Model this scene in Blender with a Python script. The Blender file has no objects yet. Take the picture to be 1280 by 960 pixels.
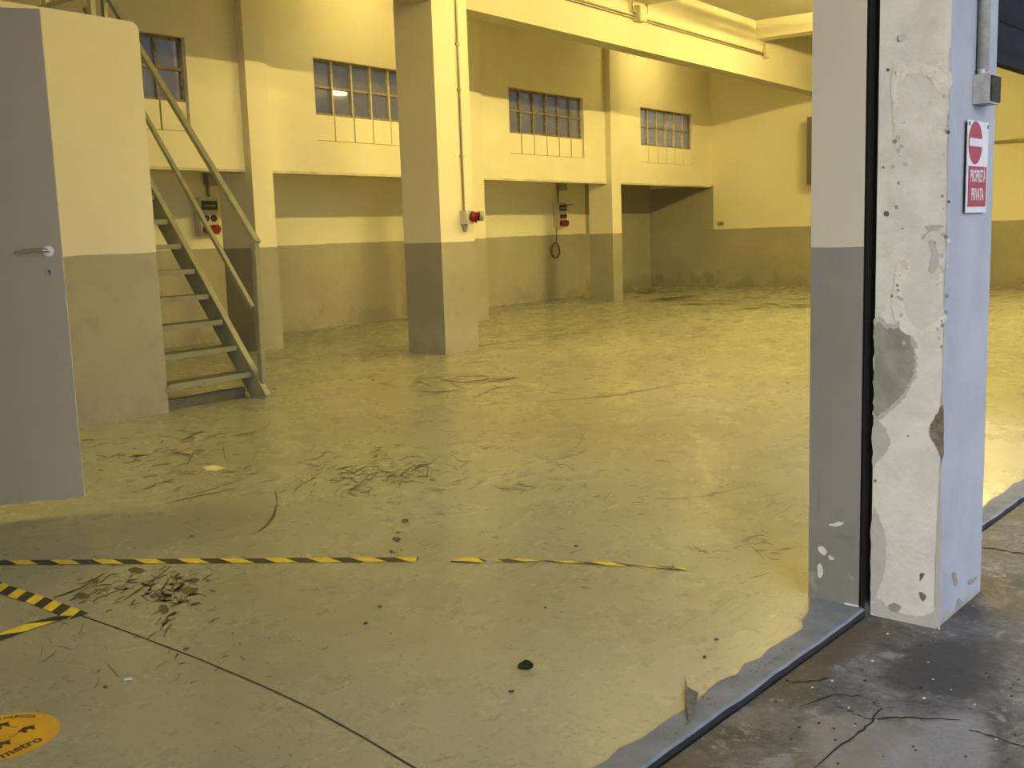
import bpy, bmesh, math, random
from mathutils import Vector, Matrix
random.seed(7)
C = bpy.context.scene.collection
# ------------------------------------------------------------------ camera
F, PITCH, ROLL, YAW, H = 1325.93, 0.142794, -0.0329454, 0.939623, 1.35
cy, sy = math.cos(YAW), math.sin(YAW)
fwd = Vector((sy*math.cos(PITCH), cy*math.cos(PITCH), -math.sin(PITCH)))
rt = Vector((cy, -sy, 0)); up = rt.cross(fwd)
CR = rt*math.cos(ROLL)+up*math.sin(ROLL); CU = -rt*math.sin(ROLL)+up*math.cos(ROLL)
cd = bpy.data.cameras.new('camera'); cam = bpy.data.objects.new('camera', cd); C.objects.link(cam)
cd.sensor_width = 36; cd.lens = F/1280*36; cd.clip_start = .05; cd.clip_end = 200
m = Matrix((CR, CU, -fwd)).transposed().to_4x4(); m.translation = (0, 0, H); cam.matrix_world = m
bpy.context.scene.camera = cam
GZ = -.02      # street level
# survey helpers: where a sight line meets a plane of the place
def ray(x, y): return CR*((x-640)/F) - CU*((y-480)/F) + fwd
def fl(x, y, z=0.0):
    d = ray(x, y); t = (z-H)/d.z; return Vector((d.x*t, d.y*t, z))
def aty(x, y, Y):
    d = ray(x, y); t = Y/d.y; return Vector((d.x*t, Y, H+d.z*t))
def atx(x, y, X):
    d = ray(x, y); t = X/d.x; return Vector((X, d.y*t, H+d.z*t))
# street front frame: origin at the outer corner of the pillar
TH = math.radians(-4.76); PC = Vector((3.5794, 0.8828, 0))
ux = Vector((math.cos(TH), math.sin(TH), 0)); uy = Vector((-math.sin(TH), math.cos(TH), 0))
def FL(x, y, z=0.0): return PC+ux*x+uy*y+Vector((0, 0, z))
def facx(x, y, v=0.0):                       # on the front's plane local-x = v -> (v, y, z)
    d = ray(x, y); t = (v+PC.dot(ux))/d.dot(ux); D = d*t
    return FL(v, (Vector((D.x, D.y, 0))-PC).dot(uy), H+D.z)
def facy(x, y, v=0.0):
    d = ray(x, y); t = (v+PC.dot(uy))/d.dot(uy); D = d*t
    return FL((Vector((D.x, D.y, 0))-PC).dot(ux), v, H+D.z)
# ------------------------------------------------------------------ node helpers
def new_mat(name):
    mt = bpy.data.materials.new(name); mt.use_nodes = True
    nt = mt.node_tree; bs = nt.nodes['Principled BSDF']
    return mt, nt, bs
class NT:
    def __init__(s, nt): s.nt = nt
    def n(s, t, **k):
        o = s.nt.nodes.new(t)
        for a, v in k.items(): setattr(o, a, v)
        return o
    def put(s, sock, v):
        if hasattr(v, 'is_output') : s.nt.links.new(v, sock)
        elif isinstance(v, tuple) and len(v) == 3 and sock.type == 'RGBA': sock.default_value = (*v, 1)
        else: sock.default_value = v
    def pos(s): return s.n('ShaderNodeNewGeometry').outputs['Position']
    def map(s, v, scale=(1, 1, 1), rot=(0, 0, 0), loc=(0, 0, 0)):
        o = s.n('ShaderNodeMapping'); s.put(o.inputs['Vector'], v)
        o.inputs['Scale'].default_value = scale; o.inputs['Rotation'].default_value = rot; o.inputs['Location'].default_value = loc
        return o.outputs[0]
    def noise(s, v, scale, detail=4, rough=.55, dist=0):
        o = s.n('ShaderNodeTexNoise'); s.put(o.inputs['Vector'], v)
        o.inputs['Scale'].default_value = scale; o.inputs['Detail'].default_value = detail
        o.inputs['Roughness'].default_value = rough; o.inputs['Distortion'].default_value = dist
        return o.outputs[0]
    def voro(s, v, scale, feature='F1'):
        o = s.n('ShaderNodeTexVoronoi', feature=feature); s.put(o.inputs['Vector'], v); o.inputs['Scale'].default_value = scale
        return o.outputs[0]
    def math(s, op, a, b=0.0, clamp=False):
        o = s.n('ShaderNodeMath', operation=op, use_clamp=clamp); s.put(o.inputs[0], a); s.put(o.inputs[1], b); return o.outputs[0]
    def ss(s, v, lo, hi):
        o = s.n('ShaderNodeMapRange', interpolation_type='SMOOTHSTEP'); s.put(o.inputs['Value'], v)
        o.inputs['From Min'].default_value = lo; o.inputs['From Max'].default_value = hi; return o.outputs[0]
    def mix(s, f, a, b):
        o = s.n('ShaderNodeMix', data_type='RGBA'); s.put(o.inputs[0], f); s.put(o.inputs[6], a); s.put(o.inputs[7], b); return o.outputs[2]
    def z(s, v, c='Z'):
        o = s.n('ShaderNodeSeparateXYZ'); s.put(o.inputs[0], v); return o.outputs[c]
    def bump(s, h, strength=.2, dist=.01):
        o = s.n('ShaderNodeBump'); s.put(o.inputs['Height'], h); o.inputs['Strength'].default_value = strength; o.inputs['Distance'].default_value = dist
        return o.outputs[0]
def simple(name, col, rough=.5, metal=0, spec=.5, var=.12, scale=14, bump=.0):
    mt, nt, bs = new_mat(name); g = NT(nt); p = g.pos()
    f = g.noise(p, scale, 4)
    d = tuple(max(0, c*(1-var)) for c in col); l = tuple(min(1, c*(1+var)) for c in col)
    g.put(bs.inputs['Base Color'], g.mix(g.ss(f, .3, .7), d, l))
    bs.inputs['Roughness'].default_value = rough; bs.inputs['Metallic'].default_value = metal
    bs.inputs['Specular IOR Level'].default_value = spec
    if bump: g.put(bs.inputs['Normal'], g.bump(g.noise(p, scale*6), bump, .004))
    return mt
UP = (.80, .74, .56); LOW = (.37, .345, .27)
def wall_mat(name, upper=UP, lower=LOW, line=1.255, grime=.45, allgrey=None):
    mt, nt, bs = new_mat(name); g = NT(nt); p = g.pos(); z = g.z(p)
    big = g.noise(p, .8, 5); fine = g.noise(p, 6, 5, .6)
    u = g.mix(g.ss(big, .3, .7), tuple(c*.94 for c in upper), upper)
    lo = g.mix(g.ss(big, .3, .75), tuple(c*.86 for c in lower), tuple(c*1.08 for c in lower))
    lo = g.mix(g.math('MULTIPLY', g.ss(fine, .55, .75), .35), lo, tuple(c*.7 for c in lower))
    wob = g.math('MULTIPLY', g.math('SUBTRACT', g.noise(p, 3, 2), .5), .02)
    step = g.math('GREATER_THAN', g.math('ADD', z, wob), line)
    if allgrey is not None:      # bare stretch of the recess that was painted grey to the top
        xm = g.math('GREATER_THAN', g.z(p, 'X'), allgrey); step = g.math('MULTIPLY', step, g.math('SUBTRACT', 1.0, xm))
    col = g.mix(step, lo, u)
    # damp patches and salts creeping up from the floor
    edge = g.math('SUBTRACT', g.noise(g.map(p, (1, 1, .7)), 2.6, 6, .65), g.math('MULTIPLY', z, .55))
    damp = g.math('MULTIPLY', g.ss(edge, .36, .5), grime)
    col = g.mix(damp, col, tuple(c*.55 for c in lower))
    salt = g.math('MULTIPLY', g.ss(g.math('SUBTRACT', g.noise(p, 9, 5, .7), g.math('MULTIPLY', z, .9)), .54, .6), grime)
    col = g.mix(salt, col, (.6, .57, .48))
    g.put(bs.inputs['Base Color'], col)
    bs.inputs['Roughness'].default_value = .62; bs.inputs['Specular IOR Level'].default_value = .3
    g.put(bs.inputs['Normal'], g.bump(g.noise(p, 30, 4), .12, .006))
    return mt
MW = wall_mat('painted wall'); MCOL = wall_mat('painted column', grime=.2)
MALC = wall_mat('recess wall', upper=(.87, .81, .62), lower=(.42, .39, .305), allgrey=18.75)
MEND = wall_mat('end wall paint')
MCAB = wall_mat('cabin wall', upper=(.80, .75, .60), lower=(.40, .375, .30), line=1.278, grime=.25)
MUP = simple('cream paint', UP, .62, spec=.3, var=.04, scale=1.2)
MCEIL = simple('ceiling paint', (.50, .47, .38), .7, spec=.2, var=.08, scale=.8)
def floor_mat():
    mt, nt, bs = new_mat('worn resin floor'); g = NT(nt); p = g.pos()
    big = g.noise(p, .45, 5, .6); mid = g.noise(p, 2.2, 6, .65); fine = g.noise(p, 26, 4, .6)
    c = g.mix(g.ss(big, .3, .7), (.31, .312, .235), (.395, .395, .30))
    c = g.mix(g.math('MULTIPLY', g.ss(mid, .46, .85), .24), c, (.22, .21, .15))
    c = g.mix(g.math('MULTIPLY', g.ss(fine, .56, .70), .5), c, (.20, .185, .12))
    grit = g.noise(p, 70, 3, .6); c = g.mix(g.math('MULTIPLY', g.ss(grit, .58, .68), .45), c, (.19, .175, .115))
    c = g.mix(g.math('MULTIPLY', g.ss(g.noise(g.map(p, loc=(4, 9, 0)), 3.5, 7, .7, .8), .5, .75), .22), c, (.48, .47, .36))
    # fine scratches in three drag directions, only where wear is heavy
    acc = None
    for rz, sc in ((.5, 3.2), (-.35, 2.6), (1.2, 3.6)):
        s = g.noise(g.map(p, (sc*.8, sc*6, 1), (0, 0, rz)), 2.2, 4, .6, .6)
        k = g.ss(s, .60, .68); acc = k if acc is None else g.math('MAXIMUM', acc, k)
    wear = g.ss(g.noise(g.map(p, loc=(3, 1, 0)), .55, 4, .6), .47, .62)
    c = g.mix(g.math('MULTIPLY', g.math('MULTIPLY', acc, wear), .7), c, (.12, .105, .06))
    # black tyre marks deep in the hall
    far = g.ss(g.z(p, 'X'), 9, 15)
    t = g.ss(g.noise(g.map(p, (.35, 2.4, 1), (0, 0, -.15)), 1.6, 4, .55, .8), .60, .70)
    c = g.mix(g.math('MULTIPLY', g.math('MULTIPLY', t, far), .55), c, (.11, .095, .05))
    g.put(bs.inputs['Base Color'], c)
    g.put(bs.inputs['Roughness'], g.math('ADD', .17, g.math('MULTIPLY', mid, .22)))
    bs.inputs['Specular IOR Level'].default_value = .5
    h = g.math('ADD', g.math('MULTIPLY', g.noise(g.map(p, (1, 1, 1)), 7, 5, .6), .8), g.math('MULTIPLY', fine, .25))
    g.put(bs.inputs['Normal'], g.bump(h, .22, .012))
    return mt
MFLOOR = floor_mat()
MSCUFF = simple('rubbed-in dirt', (.115, .10, .055), .6, var=.35, scale=30, spec=.3)
MSCUFF2 = simple('faint drag mark', (.19, .175, .11), .5, var=.3, scale=30, spec=.4)
MJOINT = simple('joint filler', (.03, .027, .015), .8)
MFLECK = simple('old paint fleck', (.75, .72, .5), .5)
def ground_mat():
    mt, nt, bs = new_mat('stained street concrete'); g = NT(nt); p = g.pos()
    a = g.noise(p, 1.8, 10, .74, .5); b = g.noise(g.map(p, (1, 1, 1), loc=(5, 2, 0)), 5.5, 10, .75, .5); f = g.noise(p, 38, 5, .65)
    c = g.mix(g.ss(a, .36, .62), (.045, .043, .045), (.20, .196, .20))
    c = g.mix(g.math('MULTIPLY', g.ss(b, .55, .63), .85), c, (.30, .295, .29))
    c = g.mix(g.math('MULTIPLY', g.ss(f, .5, .66), .6), c, (.085, .08, .075)); c = g.mix(g.math('MULTIPLY', g.ss(f, .42, .34), .45), c, (.33, .325, .32))
    h1 = g.noise(g.map(p, (1, 1, 1), loc=(9, 3, 0)), 11, 8, .72, .6)
    c = g.mix(g.math('MULTIPLY', g.ss(h1, .57, .64), .55), c, (.34, .335, .33)); c = g.mix(g.math('MULTIPLY', g.ss(h1, .44, .37), .6), c, (.045, .043, .042))
    br = g.ss(g.noise(g.map(p, (1, 1, 1), loc=(1, 7, 0)), 1.9, 6, .65), .47, .6)
    c = g.mix(g.math('MULTIPLY', br, .6), c, (.13, .095, .055))
    # the broad oil stain at the foot of the pillar and the mud along the kerb
    def blob(cx, cy_, rx, ry, rot=0):
        q = g.map(p, (1/rx, 1/ry, 0), (0, 0, 0), (-cx/rx, -cy_/ry, 0))
        l = g.n('ShaderNodeVectorMath', operation='LENGTH'); g.put(l.inputs[0], q)
        v = g.math('ADD', l.outputs['Value'], g.math('MULTIPLY', g.math('SUBTRACT', b, .5), 1.6)); return g.math('SUBTRACT', 1.0, g.ss(v, .6, 1.15))
    o = fl(1185, 835, GZ); c = g.mix(g.math('MULTIPLY', blob(o.x, o.y, .34, .17), .85), c, (.045, .045, .05))
    o = fl(1080, 930, GZ); c = g.mix(g.math('MULTIPLY', blob(o.x, o.y, .22, .16), .7), c, (.36, .34, .31))
    o = fl(1170, 950, GZ); c = g.mix(g.math('MULTIPLY', blob(o.x, o.y, .3, .13), .7), c, (.36, .36, .38))
    o = fl(1030, 815, GZ); c = g.mix(g.math('MULTIPLY', blob(o.x, o.y, .4, .1), .65), c, (.10, .07, .04))
    g.put(bs.inputs['Base Color'], c)
    g.put(bs.inputs['Roughness'], g.math('ADD', .42, g.math('MULTIPLY', a, .4)))
    g.put(bs.inputs['Normal'], g.bump(g.math('ADD', b, g.math('MULTIPLY', f, .4)), .8, .02))
    return mt
MGROUND = ground_mat()
MCRACK = simple('crack', (.02, .018, .016), .9)
MKERB = simple('smooth kerb concrete', (.20, .222, .258), .85, var=.16, scale=9, bump=.15)
MKERBDARK = simple('dark kerb mark', (.13, .13, .125), .9, var=.3, scale=40)
def plaster(name, a, b, dirt, s=5.0, bump=.35):
    mt, nt, bs = new_mat(name); g = NT(nt); p = g.pos()
    n1 = g.noise(p, s, 6, .6, .3); n2 = g.noise(p, s*5, 5, .65)
    c = g.mix(g.ss(n1, .35, .65), a, b)
    c = g.mix(g.math('MULTIPLY', g.ss(g.noise(g.map(p, loc=(2, 4, 1)), s*.9, 6, .65), .56, .72), .5), c, dirt)
    g.put(bs.inputs['Base Color'], c); bs.inputs['Roughness'].default_value = .8; bs.inputs['Specular IOR Level'].default_value = .2
    g.put(bs.inputs['Normal'], g.bump(g.math('ADD', n1, g.math('MULTIPLY', n2, .35)), bump, .012))
    return mt
MPL = plaster('outdoor plaster', (.62, .605, .57), (.72, .705, .67), (.47, .455, .42), 6, .6)
MPLNEW = plaster('new filler', (.68, .66, .61), (.76, .74, .70), (.56, .54, .50), 14, .8)
MDAMP = plaster('damp patch', (.25, .242, .215), (.35, .338, .30), (.17, .163, .14), 8)
MDAMP2 = plaster('faded damp patch', (.44, .43, .41), (.50, .49, .47), (.36, .35, .33), 8)
MBARE = plaster('bare render', (.16, .13, .10), (.27, .23, .18), (.08, .07, .06), 26, .8)
MFRONT = plaster('street paint', (.28, .302, .347), (.32, .342, .387), (.235, .25, .285), 3.5, .2)
MBLACK = simple('black channel', (.008, .008, .008), .7)
MSTEEL = simple('grey painted steel', (.29, .29, .21), .45, var=.1)
MSTEELD = simple('dark tread plate', (.14, .13, .10), .5, var=.2, scale=60, bump=.3)
MGALV = simple('galvanised conduit', (.42, .38, .27), .45, metal=.2)
MFRAME = simple('rusty window steel', (.23, .19, .10), .6, var=.35, scale=18)
MPUTTY = simple('painted window bar', (.55, .48, .28), .6, var=.2, scale=18)
def glass_mat():
    mt, nt, bs = new_mat('dusty glass'); g = NT(nt); p = g.pos()
    c = g.mix(g.ss(g.noise(p, 2.2, 5, .6), .3, .7), (.17, .165, .155), (.25, .24, .22))
    g.put(bs.inputs['Base Color'], c)
    bs.inputs['Roughness'].default_value = .04; bs.inputs['IOR'].default_value = 1.5
    tr = g.n('ShaderNodeBsdfTransparent'); tr.inputs[0].default_value = (.42, .42, .44, 1)
    mx = g.n('ShaderNodeMixShader'); mx.inputs[0].default_value = .45
    out = nt.nodes['Material Output']
    nt.links.new(bs.outputs[0], mx.inputs[1]); nt.links.new(tr.outputs[0], mx.inputs[2]); nt.links.new(mx.outputs[0], out.inputs[0])
    return mt
MGLASS = glass_mat()
MDOOR = simple('grey door leaf', (.58, .50, .36), .5, var=.03, scale=2)
MDOOREDGE = simple('door edge', (.6, .57, .48), .5)
MCHROME = simple('satin chrome', (.6, .58, .52), .28, metal=1, var=.03)
MWHITE = simple('white plastic', (.55, .52, .46), .4, var=.05)
MRED = simple('red plastic', (.26, .008, .012), .35, var=.1)
MDARKP = simple('dark plastic', (.03, .025, .022), .3)
MGREYP = simple('grey plastic', (.33, .33, .31), .5, var=.15, scale=40)
MSIGNR = simple('sign red', (.27, .012, .028), .6, var=.06)
MSIGNW = simple('sign white', (.52, .51, .52), .6, var=.05)
MYEL = simple('hazard yellow', (.78, .62, .03), .45, var=.12, scale=30)
MTBLK = simple('hazard black', (.022, .018, .014), .45, var=.3, scale=30)
MORANGE = simple('sticker amber', (.72, .42, .015), .4, var=.1, scale=12)
MINK = simple('sticker ink', (.04, .012, .006), .5)
MLEAF = simple('dry green leaf', (.022, .045, .012), .5, var=.4, scale=60)
MTWIG = simple('dark leaf litter', (.06, .05, .025), .7, var=.3, scale=80)
MPAPER = simple('paper', (.85, .84, .78), .6)
MSHUT = simple('dark shutter slat', (.004, .0055, .009), .75, spec=.15, var=.15)
MCAB2 = simple('cabinet grey', (.13, .12, .09), .5, var=.05)
MCABLE = simple('cable', (.09, .07, .025), .5)
MLAMP = simple('lamp housing', (.7, .7, .66), .4)
def emit(name, col, s):
    mt, nt, bs = new_mat(name); bs.inputs['Base Color'].default_value = (*col, 1)
    bs.inputs['Emission Color'].default_value = (*col, 1); bs.inputs['Emission Strength'].default_value = s; return mt
# ------------------------------------------------------------------ mesh helpers
def box(bm, a, b, mi=0, frame=None):
    vs = []
    for z in (a[2], b[2]):
        for x, y in ((a[0], a[1]), (b[0], a[1]), (b[0], b[1]), (a[0], b[1])):
            v = Vector((x, y, z)); vs.append(bm.verts.new(frame(x, y, z) if frame else v))
    fs = []
    for q in ((3, 2, 1, 0), (4, 5, 6, 7), (0, 1, 5, 4), (1, 2, 6, 5), (2, 3, 7, 6), (3, 0, 4, 7)):
        f = bm.faces.new([vs[i] for i in q]); f.material_index = mi; fs.append(f)
    return fs
def bar(bm, p, q, w, h, upv=(0, 0, 1), mi=0):
    p, q = Vector(p), Vector(q); d = (q-p).normalized(); s = d.cross(Vector(upv)).normalized(); u = s.cross(d)
    vs = [bm.verts.new(o+s*sx*w/2+u*sz*h/2) for o in (p, q) for sx, sz in ((-1, -1), (1, -1), (1, 1), (-1, 1))]
    for k in ((3, 2, 1, 0), (4, 5, 6, 7), (0, 1, 5, 4), (1, 2, 6, 5), (2, 3, 7, 6), (3, 0, 4, 7)):
        f = bm.faces.new([vs[i] for i in k]); f.material_index = mi
def tube(bm, pts, r, n=10, mi=0, caps=True):
    rings = []; pts = [Vector(p) for p in pts]
    for i, p in enumerate(pts):
        d = (pts[min(i+1, len(pts)-1)]-pts[max(i-1, 0)]).normalized()
        a = d.orthogonal().normalized() if i == 0 else (a-d*a.dot(d)).normalized()
        b = d.cross(a)
        rr = r[i] if isinstance(r, (list, tuple)) else r
        rings.append([bm.verts.new(p+(a*math.cos(t)+b*math.sin(t))*rr) for t in [2*math.pi*k/n for k in range(n)]])
    for A, B in zip(rings, rings[1:]):
        for k in range(n):
            f = bm.faces.new((A[k], A[(k+1) % n], B[(k+1) % n], B[k])); f.smooth = True; f.material_index = mi
    if caps:
        for R_, rev in ((rings[0], True), (rings[-1], False)):
            f = bm.faces.new(R_[::-1] if rev else R_); f.material_index = mi
def poly(bm, pts, mi=0, want=None):
    f = bm.faces.new([bm.verts.new(p) for p in pts]); f.material_index = mi
    if want is not None:
        f.normal_update()
        if f.normal.dot(Vector(want)) < 0: f.normal_flip()
    return f
def disc(bm, c, r, ax, ay, n=40, mi=0, th=0.0, nz=None):
    ring = [c+ax*math.cos(2*math.pi*k/n)*r+ay*math.sin(2*math.pi*k/n)*r for k in range(n)]
    nn = ax.cross(ay)
    prism(bm, ring, nn, th, mi) if th else poly(bm, ring, mi, nn)
def prism(bm, ring, nrm, th, mi=0):
    """outline ring is the front; extruded backwards by th against nrm"""
    nrm = Vector(nrm).normalized()
    a = [bm.verts.new(p) for p in ring]; b = [bm.verts.new(Vector(p)-nrm*th) for p in ring]
    f = bm.faces.new(a); f.material_index = mi; f.normal_update()
    flip = f.normal.dot(nrm) < 0
    g = bm.faces.new(b[::-1]); g.material_index = mi; n = len(ring); fs = [f, g]
    for k in range(n):
        h = bm.faces.new((a[(k+1) % n], a[k], b[k], b[(k+1) % n])); h.material_index = mi; fs.append(h)
    if flip:
        for h in fs: h.normal_flip()
def bevel(bm, w=.01, seg=2, angle=.6):
    es = [e for e in bm.edges if len(e.link_faces) == 2 and e.calc_face_angle(0) > angle]
    bmesh.ops.bevel(bm, geom=es, offset=w, segments=seg, affect='EDGES', profile=.5, clamp_overlap=True)
def obj(name, bm, mats, parent=None, loc=None):
    me = bpy.data.meshes.new(name)
    if loc is not None:
        for v in bm.verts: v.co -= Vector(loc)
    bm.to_mesh(me); bm.free()
    for mt in (mats if isinstance(mats, (list, tuple)) else [mats]): me.materials.append(mt)
    o = bpy.data.objects.new(name, me); C.objects.link(o)
    if loc is not None and not parent: o.location = loc
    if parent:
        o.parent = parent
        if loc is None: o.matrix_parent_inverse = Matrix.Translation(-parent.location)
    return o
def struct(name, bm, mats, label=None, cat=None, parent=None):
    o = obj(name, bm, mats, parent); 
    if not parent: o['kind'] = 'structure'
    if label: o['label'] = label
    if cat: o['category'] = cat
    return o
def tag(o, label, cat, group=None, kind=None):
    o['label'] = label; o['category'] = cat
    if group: o['group'] = group
    if kind: o['kind'] = kind
    return o
def thing(name, label, cat, loc, group=None, kind=None):
    o = bpy.data.objects.new(name, None); C.objects.link(o); o.location = loc; o.empty_display_size = .1
    return tag(o, label, cat, group, kind)
NB = bmesh.new
def text_bm(bm, s, size, place, mi=0, th=.0006, bold=0.0):
    """letters as flat prisms; place(x, y) -> world point of the text plane, plus its normal"""
    cu = bpy.data.curves.new('t', 'FONT'); cu.body = s; cu.size = size; cu.align_x = 'CENTER'; cu.align_y = 'CENTER'; cu.resolution_u = 3
    cu.offset = bold
    ob = bpy.data.objects.new('t', cu); C.objects.link(ob); dg = bpy.context.evaluated_depsgraph_get(); dg.update()
    me = bpy.data.meshes.new_from_object(ob.evaluated_get(dg)); 
    vs = [bm.verts.new(place(v.co.x, v.co.y)) for v in me.vertices]
    for p in me.polygons:
        try:
            f = bm.faces.new([vs[i] for i in p.vertices]); f.material_index = mi
        except ValueError: pass
    bpy.data.objects.remove(ob); bpy.data.curves.remove(cu); bpy.data.meshes.remove(me)

# ------------------------------------------------------------------ the room shell
YU, YP, YB, XE, ZC = 10.2, 10.08, 11.7, 21.5, 4.78
XL = -3.0
ZL = 2.19
# floor: hall floor up to the kerb line, wear marks pressed into the same mesh
bm = NB()
poly(bm, [FL(-7.0, .32), FL(20.5, .32), (XE+.3, 12.0, 0), (XL-.3, 12.0, 0)], 0, (0, 0, 1))
rs = random.Random(3)
def stroke(px, py, L, ang, w, bend=0, mi=1):
    pts = []; n = 5
    for i in range(n):
        t = i/(n-1)-.5; a = ang+bend*t
        pts.append((px+math.cos(a)*L*t+rs.uniform(-.6, .6), py-math.sin(a)*L*t+rs.uniform(-.4, .4)))
    top, bot = [], []
    for i, (x, y) in enumerate(pts):
        k = w*(.35+.65*math.sin(math.pi*(i+.6)/(n+.2)))*rs.uniform(.6, 1.2)/2
        nx, ny = math.sin(ang), math.cos(ang)
        top.append(fl(x-nx*k, y-ny*k, .0008)); bot.append(fl(x+nx*k, y+ny*k, .0008))
    poly(bm, top+bot[::-1], mi, (0, 0, 1))
def blobp(px, py, rx, ry, mi=1, n=11, z=.0009):
    poly(bm, [fl(px+math.cos(2*math.pi*k/n)*rx*rs.uniform(.6, 1.2), py+math.sin(2*math.pi*k/n)*ry*rs.uniform(.6, 1.2), z) for k in range(n)], mi, (0, 0, 1))
def cluster(n, cx, cy_, rx, ry, L, ang, dang, w):
    for _ in range(n):
        x, y = rs.gauss(cx, rx), rs.gauss(cy_, ry)
        stroke(x, y, rs.uniform(*L), ang+rs.gauss(0, dang*1.2), rs.uniform(*w), rs.uniform(-.4, .4), rs.choice((1, 1, 4)))
cluster(44, 145, 735, 30, 14, (6, 22), .45, .25, (1, 2.6))
cluster(90, 218, 738, 22, 13, (4, 18), .15, .4, (1, 3.2))
cluster(12, 205, 775, 12, 8, (6, 22), .7, .3, (1, 3))
cluster(70, 455, 597, 36, 14, (4, 18), .25, .35, (.7, 1.9))
cluster(60, 500, 590, 40, 10, (4, 20), .15, .3, (.6, 1.6))
cluster(46, 210, 575, 44, 16, (5, 22), .2, .2, (.8, 2.2))
cluster(20, 320, 575, 40, 22, (6, 22), .5, .4, (.7, 1.8))
cluster(40, 670, 595, 60, 18, (6, 26), .1, .3, (.5, 1.3))
cluster(18, 590, 480, 40, 8, (8, 40), .0, .15, (.7, 1.8))
cluster(16, 250, 545, 50, 8, (8, 34), .1, .15, (.7, 1.6))
cluster(14, 220, 830, 60, 22, (5, 18), .2, .6, (.8, 2.5))
cluster(12, 60, 840, 36, 30, (6, 26), .2, .5, (.8, 2.2))
cluster(20, 750, 650, 90, 30, (5, 18), .1, .4, (.6, 1.5))
cluster(20, 960, 690, 40, 24, (6, 30), -.15, .25, (.6, 1.6))
for x, y, L, a, w, b in ((342, 644, 62, 1.15, 3, .7), (185, 730, 74, .62, 3.2, .1), (100, 735, 70, .45, 2.6, .2), (600, 478, 100, .02, 1.8, .2), (545, 490, 60, .0, 1.5, .2), (760, 495, 180, .12, 1.2, .1), (250, 620, 90, .22, 1.6, 0), (270, 610, 70, .3, 1.3, .1), (880, 620, 120, .15, 1.0, .2), (725, 555, 60, .9, 1.0, .9)):
    stroke(x, y, L, a, w, b)
for _ in range(60):
    x = rs.uniform(800, 1015); y = 364+18*((x-800)/215)**.3+rs.gauss(0, 4); stroke(x, min(max(y, 362), 392), rs.uniform(12, 44), rs.gauss(.02, .06), rs.uniform(.5, 1.3), .05, rs.choice((1, 4)))
for _ in range(36):
    x = rs.uniform(610, 790); stroke(x, 432-(x-610)*.16+rs.gauss(0, 5), rs.uniform(10, 34), rs.gauss(.12, .08), rs.uniform(.5, 1.2), .05, 4)
for _ in range(420):      # small drag nicks all over the worn part
    x = rs.uniform(110, 1010); y = 470+270*rs.random()**1.5
    stroke(x, y, rs.uniform(3, 16), rs.gauss(.08, .2), rs.uniform(.4, 1.0), rs.uniform(-.3, .3), 4)
for _ in range(160):
    x = rs.uniform(20, 760); y = rs.uniform(720, 955)
    stroke(x, y, rs.uniform(3, 12), rs.gauss(.05, .4), rs.uniform(.5, 1.1), rs.uniform(-.3, .3), 4)
for x, y, rx, ry in ((507, 651, 5.5, 3), (495, 674, 6.5, 4), (497, 666, 3.5, 1.5), (489, 690, 3, 2.5), (493, 691, 1.6, 1.6), (502, 688, 1.2, 1.4), (240, 670, 3.5, 1.5), (172, 713, 12, 4.5),
                     (105, 745, 9, 5), (204, 761, 8, 6), (541, 600, 4, 1.5), (237, 738, 12, 5), (232, 811, 4, 2.5), (132, 859, 4, 2)):
    blobp(x, y, rx, ry)
for _ in range(70):
    x, y = rs.uniform(20, 1010), rs.uniform(470, 950)
    if y > 960-(x-740)*.7 and x > 700: continue
    blobp(x, y, rs.uniform(.8, 2.4), rs.uniform(.5, 1.4))
blobp(266, 585, 14, 4, 3)
# saw-cut joint
jp = [(98, 768), (160, 790), (250, 824), (330, 858), (390, 886), (455, 922), (522, 962), (560, 990)]
for a, b in zip(jp, jp[1:]):
    A, B = fl(*a, .0010), fl(*b, .0010); s = (B-A).normalized().cross(Vector((0, 0, 1)))*.0035
    poly(bm, [A-s, B-s, B+s, A+s], 2, (0, 0, 1))
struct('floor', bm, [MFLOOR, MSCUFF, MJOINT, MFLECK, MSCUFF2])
# street concrete
bm = NB()
GE = .230      # street slab edge: a narrow black gap is left before the kerb
poly(bm, [FL(-16, -14, GZ), FL(24, -14, GZ), FL(24, GE, GZ), FL(-16, GE, GZ)], 0, (0, 0, 1))
poly(bm, [FL(-16, GE, GZ), FL(24, GE, GZ), FL(24, GE, -.14), FL(-16, GE, -.14)], 1, (0, 1, 0))
poly(bm, [FL(-16, GE, -.14), FL(24, GE, -.14), FL(24, .27, -.14), FL(-16, .27, -.14)], 1, (0, 0, 1))
def crack(pts, w=2.0):
    P = []
    for (x0, y0), (x1, y1) in zip(pts, pts[1:]):
        for i in range(4): P.append((x0+(x1-x0)*i/4+rs.uniform(-1.5, 1.5), y0+(y1-y0)*i/4+rs.uniform(-1, 1)))
    P.append(pts[-1])
    L, R_ = [], []
    for i, (x, y) in enumerate(P):
        k = w*rs.uniform(.4, 1.1)/2; L.append(fl(x-k, y-k*.8, GZ+.0012)); R_.append(fl(x+k, y+k*.8, GZ+.0012))
    for i in range(len(P)-1): poly(bm, [L[i], L[i+1], R_[i+1], R_[i]], 1, (0, 0, 1))
crack([(1012, 965), (1045, 935), (1075, 915), (1090, 902), (1102, 885), (1092, 878)], 2.2)
crack([(1040, 880), (1065, 890), (1085, 899), (1120, 897), (1150, 897), (1200, 900)], 2.2)
crack([(1210, 912), (1240, 920), (1275, 932), (1300, 936)], 3)
crack([(985, 853), (1010, 852), (1035, 848)], 2)
crack([(1226, 684), (1250, 687), (1284, 693)], 3)
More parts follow.
